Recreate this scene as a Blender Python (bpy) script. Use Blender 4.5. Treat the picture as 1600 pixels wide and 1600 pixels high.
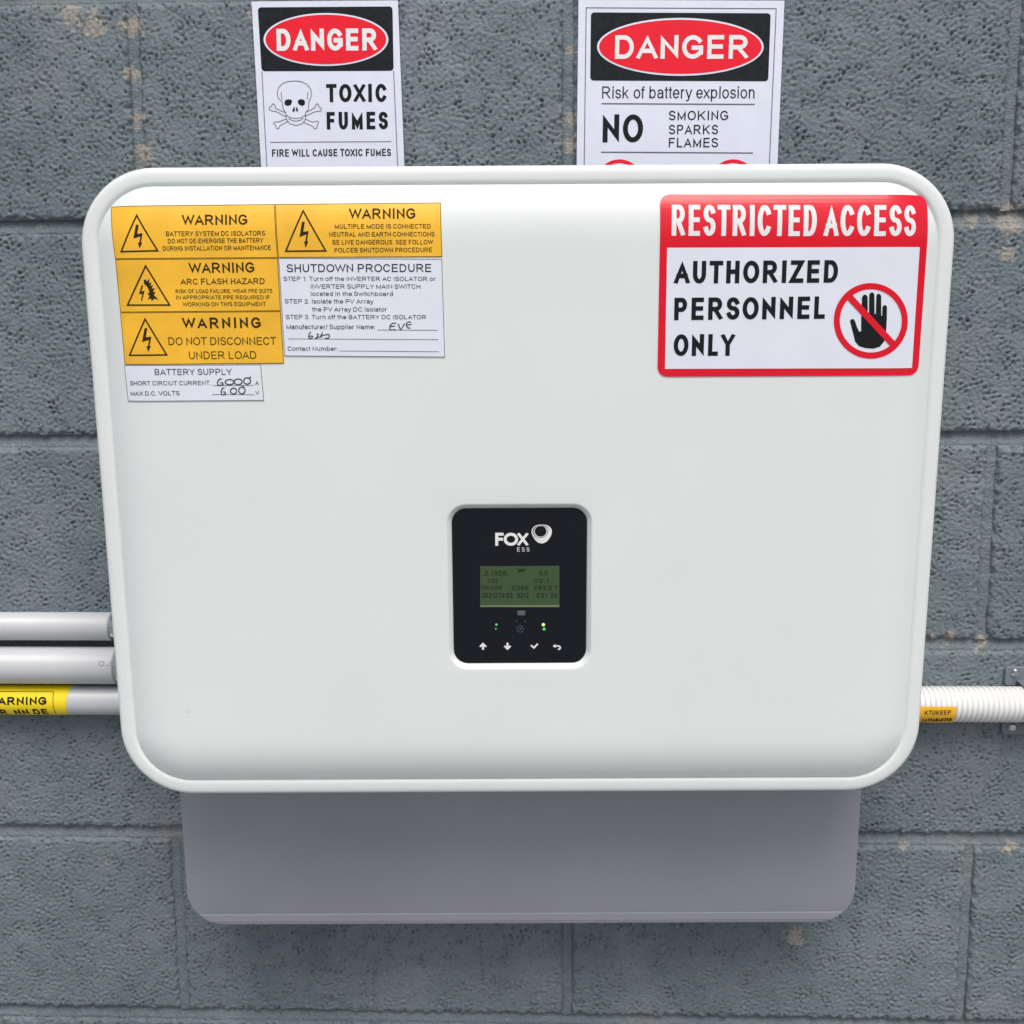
import bpy, bmesh, math, random
import numpy as np
from mathutils import Matrix, Vector
random.seed(7)
for o in list(bpy.data.objects): bpy.data.objects.remove(o)
sc = bpy.context.scene
COL = sc.collection

# ------------------------------------------------------------------ camera
CAM = np.array([-1.64810582e-02, -1.03876397e+00, 1.79124708e-01])
PITCH, YAW, ROLL, FPX = 0.142132936, -0.0356163814, 0.00613320615, 1700.0   # focal length in pixels of the 1600 px photograph
def cam_axes(p, y, r):
    f = np.array([math.sin(y)*math.cos(p), math.cos(y)*math.cos(p), -math.sin(p)])
    rt = np.array([math.cos(y), -math.sin(y), 0.0]); dn = np.cross(f, rt)
    return np.array([rt*math.cos(r)+dn*math.sin(r), -rt*math.sin(r)+dn*math.cos(r), f])
AX = cam_axes(PITCH, YAW, ROLL)
cd = bpy.data.cameras.new('camera'); cam = bpy.data.objects.new('camera', cd); COL.objects.link(cam)
cd.sensor_width = 36; cd.lens = 36*FPX/1600; cd.clip_start = 0.01; cd.clip_end = 500
m = Matrix.Identity(4)
for i, v in enumerate((AX[0], -AX[1], -AX[2])):
    for j in range(3): m[j][i] = v[j]
for j in range(3): m[j][3] = CAM[j]
cam.matrix_world = m
sc.camera = cam

# ------------------------------------------------------------------ sky, sun, exposure (soft overcast daylight)
SUN_EL, SUN_AZ = math.radians(58), math.radians(12)     # sun direction: in front of the wall, high up, a little to the right
w = bpy.data.worlds.new('World'); sc.world = w; w.use_nodes = True
nt = w.node_tree; nt.nodes.clear()
sky = nt.nodes.new('ShaderNodeTexSky'); sky.sky_type = 'NISHITA'; sky.sun_disc = False
sky.sun_elevation = SUN_EL; sky.sun_rotation = math.radians(180)-SUN_AZ
sky.air_density = 1.0; sky.dust_density = 4.6; sky.ozone_density = 0.9
bg = nt.nodes.new('ShaderNodeBackground'); bg.inputs['Strength'].default_value = 0.11
wo = nt.nodes.new('ShaderNodeOutputWorld')
nt.links.new(sky.outputs[0], bg.inputs[0]); nt.links.new(bg.outputs[0], wo.inputs[0])
sd = bpy.data.lights.new('sun', 'SUN'); sd.energy = 1.5; sd.angle = math.radians(34); sd.color = (1.0, 0.985, 0.96)
sun = bpy.data.objects.new('sun', sd); COL.objects.link(sun)
dirv = Vector((math.sin(SUN_AZ)*math.cos(SUN_EL), -math.cos(SUN_AZ)*math.cos(SUN_EL), math.sin(SUN_EL)))
sun.rotation_euler = dirv.to_track_quat('Z', 'Y').to_euler(); sun.location = dirv*4
sc.view_settings.view_transform = 'Standard'; sc.view_settings.look = 'None'
sc.view_settings.gamma = 1.0; sc.view_settings.use_curve_mapping = False
sc.view_settings.exposure = 0.30

# ------------------------------------------------------------------ materials
def mat(name, col, rough=0.5, metal=0.0, spec=0.5, coat=0.0, emit=None, emit_s=0.0):
    mt = bpy.data.materials.new(name); mt.use_nodes = True
    b = mt.node_tree.nodes['Principled BSDF']
    b.inputs['Base Color'].default_value = (*col, 1); b.inputs['Roughness'].default_value = rough
    b.inputs['Metallic'].default_value = metal; b.inputs['Specular IOR Level'].default_value = spec
    b.inputs['Coat Weight'].default_value = coat; b.inputs['Coat Roughness'].default_value = 0.08
    if emit: b.inputs['Emission Color'].default_value = (*emit, 1); b.inputs['Emission Strength'].default_value = emit_s
    return mt
class NT:
    def __init__(s, mt): s.t = mt.node_tree; s.b = s.t.nodes['Principled BSDF']
    def n(s, typ, **kw):
        nd = s.t.nodes.new('ShaderNode'+typ)
        for k, v in kw.items():
            if k in nd.inputs: nd.inputs[k].default_value = v
            else: setattr(nd, k, v)
        return nd
    def l(s, a, b): s.t.links.new(a, b)
    def pos(s): return s.n('NewGeometry').outputs['Position']
    def noise(s, vec, scale, detail=4, rough=0.55, dist=0.0):
        nd = s.n('TexNoise'); nd.inputs['Scale'].default_value = scale; nd.inputs['Detail'].default_value = detail
        nd.inputs['Roughness'].default_value = rough; nd.inputs['Distortion'].default_value = dist
        s.l(vec, nd.inputs['Vector']); return nd.outputs['Fac']
    def ramp(s, fac, stops):
        nd = s.n('ValToRGB'); el = nd.color_ramp.elements
        while len(el) < len(stops): el.new(0.5)
        for e, (p, c) in zip(el, stops): e.position = p; e.color = c if len(c) == 4 else (*c, 1)
        s.l(fac, nd.inputs[0]); return nd.outputs[0]
    def math(s, op, a, b=None, clamp=False):
        nd = s.n('Math', operation=op, use_clamp=clamp)
        for i, v in enumerate((a, b)):
            if v is None: continue
            if isinstance(v, (int, float)): nd.inputs[i].default_value = v
            else: s.l(v, nd.inputs[i])
        return nd.outputs[0]
    def mix(s, fac, a, b, blend='MIX'):
        nd = s.n('Mix', data_type='RGBA', blend_type=blend)
        for k, v in ((0, fac), (6, a), (7, b)):
            if isinstance(v, (int, float)): nd.inputs[k].default_value = v
            elif isinstance(v, tuple): nd.inputs[k].default_value = (*v, 1)
            else: s.l(v, nd.inputs[k])
        return nd.outputs[2]
    def bump(s, h, strength, dist, prev=None):
        nd = s.n('Bump'); nd.inputs['Strength'].default_value = strength; nd.inputs['Distance'].default_value = dist
        s.l(h, nd.inputs['Height'])
        if prev is not None: s.l(prev, nd.inputs['Normal'])
        return nd.outputs[0]

# where bare tan mortar / efflorescence shows through the paint: (x, z, radius)
STAINS = [(-0.435, 0.482, 0.022), (-0.455, 0.492, 0.02), (-0.400, 0.482, 0.02), (-0.402, 0.44, 0.014), (-0.28, 0.492, 0.02), (-0.398, 0.40, 0.014), (-0.396, 0.368, 0.02), (-0.394, 0.345, 0.014),
          (0.002, 0.455, 0.010), (0.003, 0.395, 0.014), (0.004, 0.372, 0.014), (-0.005, 0.348, 0.014), (0.405, 0.300, 0.026), (0.368, 0.303, 0.016), (0.445, 0.299, 0.018), (0.404, 0.27, 0.014), (0.37, -0.094, 0.014), (0.352, -0.096, 0.012), (0.40, -0.098, 0.016), (0.44, -0.306, 0.014),
          (0.475, -0.307, 0.012), (0.335, -0.306, 0.010), (0.23, -0.405, 0.02), (-0.47, -0.335, 0.008)]
def wall_material(name, joint=False):
    mt = mat(name, (0.2, 0.22, 0.24), 0.62, spec=0.45); g = NT(mt); p = g.pos()
    big = g.noise(p, 4.6, 5, 0.62); mid = g.noise(p, 22, 4); fine = g.noise(p, 190, 3)
    base = g.ramp(big, [(0.30, (0.102, 0.136, 0.153)), (0.70, (0.172, 0.214, 0.235))])
    base = g.mix(g.math('MULTIPLY', g.ramp(mid, [(0.45, (0, 0, 0)), (0.75, (1, 1, 1))]), 0.35), base, (0.220, 0.258, 0.275))
    # thin paint: pale scuffed grains on the high spots of the aggregate
    sp = g.ramp(fine, [(0.60, (0, 0, 0)), (0.72, (1, 1, 1))])
    base = g.mix(g.math('MULTIPLY', sp, 0.28), base, (0.36, 0.38, 0.39))
    # stains
    tot = None
    for (x, z, r) in STAINS:
        vm = g.n('VectorMath', operation='DISTANCE'); g.l(p, vm.inputs[0]); vm.inputs[1].default_value = (x, 0, z)
        k = g.math('SUBTRACT', 1.0, g.math('DIVIDE', vm.outputs['Value'], r), clamp=True)
        tot = k if tot is None else g.math('MAXIMUM', tot, k)
    n2 = g.noise(p, 150, 5, 0.7)
    msk = g.math('MULTIPLY', tot, 1.0)
    thr = g.math('ADD', msk, g.math('MULTIPLY', g.math('SUBTRACT', n2, 0.5), 2.6))
    tan = g.ramp(thr, [(0.46, (0, 0, 0)), (0.62, (1, 1, 1))])
    tan = g.math('MULTIPLY', tan, g.math('GREATER_THAN', tot, 0.01))
    brown = g.math('MULTIPLY', g.ramp(g.noise(p, 9, 4, 0.6), [(0.56, (0, 0, 0)), (0.74, (1, 1, 1))]), 0.25 if not joint else 0.7)
    base = g.mix(brown, base, (0.20, 0.185, 0.16))
    base = g.mix(g.math('MULTIPLY', tan, 0.5), base, (0.46, 0.39, 0.30))
    g.l(base, g.b.inputs['Base Color'])
    # fine relief on top of the modelled grain
    h = g.math('ADD', g.math('MULTIPLY', g.noise(p, 480, 3, 0.6), 0.5), g.noise(p, 170, 3, 0.6, 0.6))
    if joint: h = g.math('ADD', h, g.math('MULTIPLY', g.noise(p, 60, 3), 1.4))
    g.l(g.bump(h, 0.9, 0.0016 if not joint else 0.0024), g.b.inputs['Normal'])
    return mt
M = {}
M['block'] = wall_material('painted_block')
M['joint'] = wall_material('painted_mortar', True)
def soft_mat(name, col, rough, var=0.05, scale=30, bump=0.0, bscale=900, **kw):
    mt = mat(name, col, rough, **kw); g = NT(mt); p = g.pos()
    n = g.noise(p, scale, 4)
    lo = tuple(c*(1-var) for c in col); hi = tuple(min(1, c*(1+var)) for c in col)
    g.l(g.ramp(n, [(0.3, lo), (0.7, hi)]), g.b.inputs['Base Color'])
    r = g.math('ADD', rough-0.06, g.math('MULTIPLY', g.noise(p, scale*1.7, 3), 0.12)); g.l(r, g.b.inputs['Roughness'])
    if bump: g.l(g.bump(g.noise(p, bscale, 2), bump, 0.0004), g.b.inputs['Normal'])
    return mt
M['cover'] = soft_mat('powder_coated_white', (0.755, 0.795, 0.785), 0.42, 0.015, 9, 0.12, 1500)
M['chassis'] = soft_mat('grey_chassis', (0.31, 0.32, 0.352), 0.5, 0.05, 7, 0.1, 1200, metal=0.25)
M['glass'] = mat('black_display_glass', (0.008, 0.010, 0.014), 0.18, spec=0.2)
M['lcd'] = mat('lcd_green', (0.047, 0.079, 0.038), 0.35, spec=0.2, emit=(0.12, 0.18, 0.09), emit_s=0.05)
M['lcdedge'] = mat('lcd_pale_edge', (0.16, 0.20, 0.09), 0.4)
M['lcdink'] = mat('lcd_ink', (0.016, 0.036, 0.018), 0.5, spec=0.2)
M['print'] = mat('white_print', (0.8, 0.8, 0.8), 0.5)
M['dimprint'] = mat('dim_print', (0.10, 0.11, 0.12), 0.5)
M['led_g'] = mat('led_green', (0.05, 0.4, 0.1), 0.4, emit=(0.12, 0.75, 0.18), emit_s=0.4)
M['led_y'] = mat('led_yellow_green', (0.4, 0.5, 0.2), 0.4, emit=(0.65, 0.9, 0.35), emit_s=0.6)
M['led_d'] = mat('led_dim', (0.15, 0.2, 0.06), 0.4, emit=(0.3, 0.42, 0.12), emit_s=0.15)
M['yellow'] = soft_mat('amber_vinyl', (0.91, 0.50, 0.030), 0.42, 0.09, 34, 0.2, 60)
M['white'] = soft_mat('white_vinyl', (0.76, 0.80, 0.89), 0.40, 0.02, 40, 0.1, 60)
M['red'] = soft_mat('red_vinyl', (0.74, 0.006, 0.024), 0.22, 0.03, 40, 0.1, 50, spec=0.4)
M['red2'] = soft_mat('red_print', (0.82, 0.010, 0.028), 0.4, 0.03, 60, spec=0.25)
M['ink'] = mat('black_ink', (0.013, 0.014, 0.016), 0.45, spec=0.12)
M['brownink'] = mat('black_ink_on_amber', (0.035, 0.024, 0.010), 0.5, spec=0.12)
M['greyink'] = mat('thin_grey_ink', (0.12, 0.125, 0.14), 0.5, spec=0.12)
M['scuff'] = mat('grey_scuff', (0.42, 0.43, 0.43), 0.6)
M['pen'] = mat('marker_pen', (0.03, 0.032, 0.04), 0.5, spec=0.12)
M['blackpr'] = soft_mat('black_sign_print', (0.012, 0.015, 0.018), 0.45, 0.3, 200, spec=0.15)
M['signwhite'] = soft_mat('sign_plastic', (0.72, 0.76, 0.87), 0.40, 0.03, 60, 0.1, 80)
M['pipe'] = soft_mat('grey_pvc', (0.555, 0.58, 0.605), 0.36, 0.03, 18, 0.06, 300)
M['flex'] = soft_mat('white_corrugated_pvc', (0.83, 0.83, 0.82), 0.38, 0.03, 25)
M['marker'] = soft_mat('yellow_pipe_tape', (0.90, 0.70, 0.01), 0.35, 0.03, 30)
M['metal'] = soft_mat('plated_metal', (0.62, 0.63, 0.64), 0.22, 0.05, 60, metal=1.0)
M['clip'] = soft_mat('grey_saddle', (0.15, 0.18, 0.205), 0.5, 0.08, 60)
M['gasket'] = mat('black_rubber', (0.01, 0.012, 0.012), 0.6)
M['ground'] = mat('concrete_paving', (0.34, 0.33, 0.31), 0.85)
g = NT(M['ground']); p = g.pos()
g.l(g.ramp(g.noise(p, 4, 6, 0.7), [(0.3, (0.20, 0.20, 0.198)), (0.7, (0.30, 0.30, 0.296))]), g.b.inputs['Base Color'])
g.l(g.bump(g.noise(p, 150, 4), 0.5, 0.003), g.b.inputs['Normal'])

# ------------------------------------------------------------------ object helpers
def tag(o, label=None, cat=None, group=None, kind=None):
    for k, v in (('label', label), ('category', cat), ('group', group), ('kind', kind)):
        if v: o[k] = v
    return o
def empty(name, mw):
    o = bpy.data.objects.new(name, None); COL.objects.link(o); o.empty_display_size = 0.02; o.matrix_world = mw; return o
def mesh(name, verts, faces, material, parent=None, smooth=False):
    me = bpy.data.meshes.new(name); me.from_pydata([tuple(v) for v in verts], [], faces); me.validate()
    bm = bmesh.new(); bm.from_mesh(me); bmesh.ops.recalc_face_normals(bm, faces=bm.faces); bm.to_mesh(me); bm.free()
    if smooth: me.polygons.foreach_set('use_smooth', [True]*len(me.polygons))
    me.materials.append(M[material]); me.update()
    o = bpy.data.objects.new(name, me); COL.objects.link(o); o.parent = parent
    return o
def rrect(cx, cz, hx, hz, r, ne=8, nc=8):
    """closed outline, counter-clockwise seen from the front; same point count for every call"""
    pts = []; r = max(r, 1e-5)
    C = [(cx+hx-r, cz-hz+r, -90), (cx+hx-r, cz+hz-r, 0), (cx-hx+r, cz+hz-r, 90), (cx-hx+r, cz-hz+r, 180)]
    for i, (x, z, a0) in enumerate(C):
        arc = [(x+r*math.cos(math.radians(a0+90*k/nc)), z+r*math.sin(math.radians(a0+90*k/nc))) for k in range(nc+1)]
        pts += arc
        nx, nz, na = C[(i+1) % 4]; e = (nx+r*math.cos(math.radians(na)), nz+r*math.sin(math.radians(na)))
        s = arc[-1]
        pts += [(s[0]+(e[0]-s[0])*k/ne, s[1]+(e[1]-s[1])*k/ne) for k in range(1, ne)]
    return pts
def loft(loops, close_first=False, close_last=False):
    v = []; f = []; n = len(loops[0])
    for L in loops: v += L
    for i in range(len(loops)-1):
        for k in range(n):
            a, b = i*n+k, i*n+(k+1) % n
            f.append((a, b, b+n, a+n))
    if close_first: f.append(tuple(range(n)))
    if close_last: f.append(tuple(range((len(loops)-1)*n, len(loops)*n)))
    return v, f

# ------------------------------------------------------------------ surfaces that carry print
# each surface turns measured points of the photograph into its own flat (u, v) metres, and (u, v, lift) into the parent's space
def ray(px, py):
    d = AX.T @ np.array([px-800, py-800, FPX]); return d
class Flat:
    """plane with frame ex, ez (n towards viewer) through p0; optional depth function"""
    def __init__(s, p0, ex, ez, depth=None):
        s.p0 = np.array(p0, float); s.ex = np.array(ex, float); s.ez = np.array(ez, float); s.ey = np.cross(s.ez, s.ex)  # into the wall
        s.depth = depth
    def P(s, px, py, y=0.0):
        d = ray(px, py); p0 = s.p0 + s.ey*y
        t = ((p0-CAM) @ s.ey)/(d @ s.ey); wv = CAM+t*d-p0
        q = (float(wv @ s.ex), float(wv @ s.ez))
        if s.depth is not None and y == 0.0:
            for _ in range(4): q = s.P(px, py, s.depth(*q)+1e-9)
        return q
    def put(s, u, v, lift):
        return (u, (s.depth(u, v) if s.depth else 0.0)-lift, v)
    def matrix(s, u=0, v=0, y=0):
        o = s.p0+s.ex*u+s.ez*v+s.ey*y
        return Matrix(((s.ex[0], s.ey[0], s.ez[0], o[0]), (s.ex[1], s.ey[1], s.ez[1], o[1]), (s.ex[2], s.ey[2], s.ez[2], o[2]), (0, 0, 0, 1)))
class Tube:
    """front of a horizontal pipe along world x"""
    def __init__(s, yc, zc, r): s.yc, s.zc, s.r = yc, zc, r
    def P(s, px, py):
        d = ray(px, py); a = d[1]**2+d[2]**2; oy, oz = CAM[1]-s.yc, CAM[2]-s.zc
        b = oy*d[1]+oz*d[2]; c = oy*oy+oz*oz-s.r**2; q = max(b*b-a*c, 0); t = (-b-math.sqrt(q))/a
        wv = CAM+t*d; ang = math.atan2(wv[2]-s.zc, -(wv[1]-s.yc))
        return (float(wv[0]), s.r*ang)
    def put(s, u, v, lift):
        a = v/s.r; R_ = s.r+lift; return (u, s.yc-R_*math.cos(a), s.zc+R_*math.sin(a))

class Thing:
    """a printed thing: root empty + parts in the root's space"""
    def __init__(s, name, surf, base_uv=(0, 0)):
        s.surf = surf; s.b = base_uv
        s.root = empty(name, surf.matrix(*base_uv) if isinstance(surf, Flat) else Matrix.Translation((base_uv[0], surf.yc, surf.zc)))
        s.sub = (0, surf.yc, surf.zc) if isinstance(surf, Tube) else (0, 0, 0)
    def pt(s, u, v, lift):
        q = s.surf.put(u, v, lift)
        if isinstance(s.surf, Tube): return (q[0]-s.b[0], q[1]-s.surf.yc, q[2]-s.surf.zc)
        return (q[0]-s.b[0], q[1], q[2]-s.b[1])
    def cuts(s, bm, uv):
        us = [q[0] for q in uv]; vs = [q[1] for q in uv]; pl = []
        def rng(lo, hi, st): 
            k = math.floor(lo/st)+1
            while k*st < hi: yield k*st; k += 1
        if isinstance(s.surf, Tube): pl = [((0, 0, z), (0, 0, 1)) for z in rng(min(vs), max(vs), 0.003)]
        elif s.surf.depth is not None:
            pl = [((0, 0, z), (0, 0, 1)) for z in rng(min(vs), max(vs), 0.003) if abs(z-HZ) > PHZ-ROLLW-0.003]
            pl += [((x, 0, 0), (1, 0, 0)) for x in rng(min(us), max(us), 0.003) if abs(x) > PHX-ROLLW-0.003]
        for co, no in pl: bmesh.ops.bisect_plane(bm, geom=bm.verts[:]+bm.edges[:]+bm.faces[:], plane_co=co, plane_no=no)
    def add(s, name, uv, faces, material, lift, parent=None, cut=None, layers=None):
        """flat print: uv points on the surface, cut into strips so that it follows curved places"""
        bm = bmesh.new(); vs = [bm.verts.new((u, layers[i]*0.000012 if layers else 0, v)) for i, (u, v) in enumerate(uv)]
        for f in faces:
            try: bm.faces.new([vs[i] for i in f])
            except ValueError: pass
        if uv and cut is not False: s.cuts(bm, uv)
        verts = [s.pt(v.co.x, v.co.z, lift+v.co.y) for v in bm.verts]; bm.verts.index_update()
        fs = [[v.index for v in f.verts] for f in bm.faces]; bm.free()
        return mesh(name, verts, fs, material, parent or s.root)
    def poly(s, name, px, material, lift, parent=None, uv=False):
        q = px if uv else [s.surf.P(*a) for a in px]
        return s.add(name, q, tri(q), material, lift, parent)
    def multi(s, name, polys, material, lift, parent=None):
        V = []; F = []
        for q in polys:
            q = [s.surf.P(*a) for a in q]; n = len(V); V += q; F += [[i+n for i in t] for t in tri(q)]
        return s.add(name, V, F, material, lift, parent)
    def slab(s, name, quad, material, thick, lift=0.0, radius=0.0, parent=None):
        """sheet with real thickness; quad = four corners TL TR BR BL in photograph points"""
        q = [s.surf.P(*a) for a in quad]
        if radius: q = round_poly(q, radius)
        n = len(q); bm = bmesh.new()
        top = [bm.verts.new((u, 0, v)) for u, v in q]; bm.faces.new(top)
        s.cuts(bm, q)
        r = bmesh.ops.extrude_face_region(bm, geom=bm.faces[:])
        up = set(e for e in r['geom'] if isinstance(e, bmesh.types.BMVert))
        for v in bm.verts: v.co = Vector(s.pt(v.co.x, v.co.z, lift+(thick if v in up else 0.0)))
        bmesh.ops.recalc_face_normals(bm, faces=bm.faces)
        me = bpy.data.meshes.new(name); bm.to_mesh(me); bm.free(); me.materials.append(M[material])
        o = bpy.data.objects.new(name, me); COL.objects.link(o); o.parent = parent or s.root; return o
    def line(s, name, pts, width_px, material, lift, parent=None, closed=False):
        """stroked polyline, width in photograph pixels"""
        return s.lines(name, [(pts, closed)], width_px, material, lift, parent)
    def lines(s, name, strokes, width_px, material, lift, parent=None):
        for st in strokes: o = s.joined(name, [st], width_px, material, lift, parent)
        return o
    def joined(s, name, strokes, width_px, material, lift, parent=None):
        V = []; F = []; h = width_px*PXM(s.surf)/2
        for pts, closed in strokes:
            q = [np.array(s.surf.P(*a)) for a in pts]; n = len(q); base = len(V)
            for i in range(n):
                a = q[i-1] if (closed or i > 0) else q[i]; b = q[(i+1) % n] if (closed or i < n-1) else q[i]
                t1 = q[i]-a; t2 = b-q[i]
                t1 = t1/np.linalg.norm(t1) if np.linalg.norm(t1) > 1e-9 else None; t2 = t2/np.linalg.norm(t2) if np.linalg.norm(t2) > 1e-9 else None
                if t1 is None: t1 = t2
                if t2 is None: t2 = t1
                if t1 is None: t1 = t2 = np.array([1., 0])
                nb = np.array([-(t1+t2)[1], (t1+t2)[0]]); L = np.linalg.norm(nb); nb = nb/L if L > 1e-6 else np.array([-t1[1], t1[0]])
                k = 1/max(0.45, abs(nb @ np.array([-t1[1], t1[0]])))
                V += [tuple(q[i]+nb*h*k), tuple(q[i]-nb*h*k)]
            for i in range(n if closed else n-1):
                a = base+2*i; b = base+2*((i+1) % n); F.append((a, b, b+1, a+1))
        return s.add(name, V, F, material, lift, parent)
    def text(s, name, string, a, b, cap, material, lift, weight=0.14, parent=None, track=0.0):
        """string whose baseline runs from photograph point a to b, capital height cap (pixels), stroke weight as a share of cap"""
        A = np.array(s.surf.P(*a)); B = np.array(s.surf.P(*b)); ux = B-A; W = np.linalg.norm(ux); ux /= W; uz = np.array([-ux[1], ux[0]])
        mid = ((a[0]+b[0])/2, (a[1]+b[1])/2); t = s.surf.P(mid[0], mid[1]-cap); m0 = s.surf.P(*mid); H = abs(t[1]-m0[1])
        ratio = 1.0
        for _ in range(12):
            gv, gf, gz = glyphs(string, weight, ratio, track); w_ = gv[:, 0].max()-gv[:, 0].min(); ratio *= (W/H)/w_
        x0 = gv[:, 0].min(); sx = W/(gv[:, 0].max()-x0)
        uv = [tuple(A+ux*((x-x0)*sx)+uz*(y*H)) for x, y in gv]
        return s.add(name, uv, gf, material, lift, parent, layers=gz)
def PXM(surf): 
    return 0.000605 if isinstance(surf, Tube) or surf.depth is None else 0.000500
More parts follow.
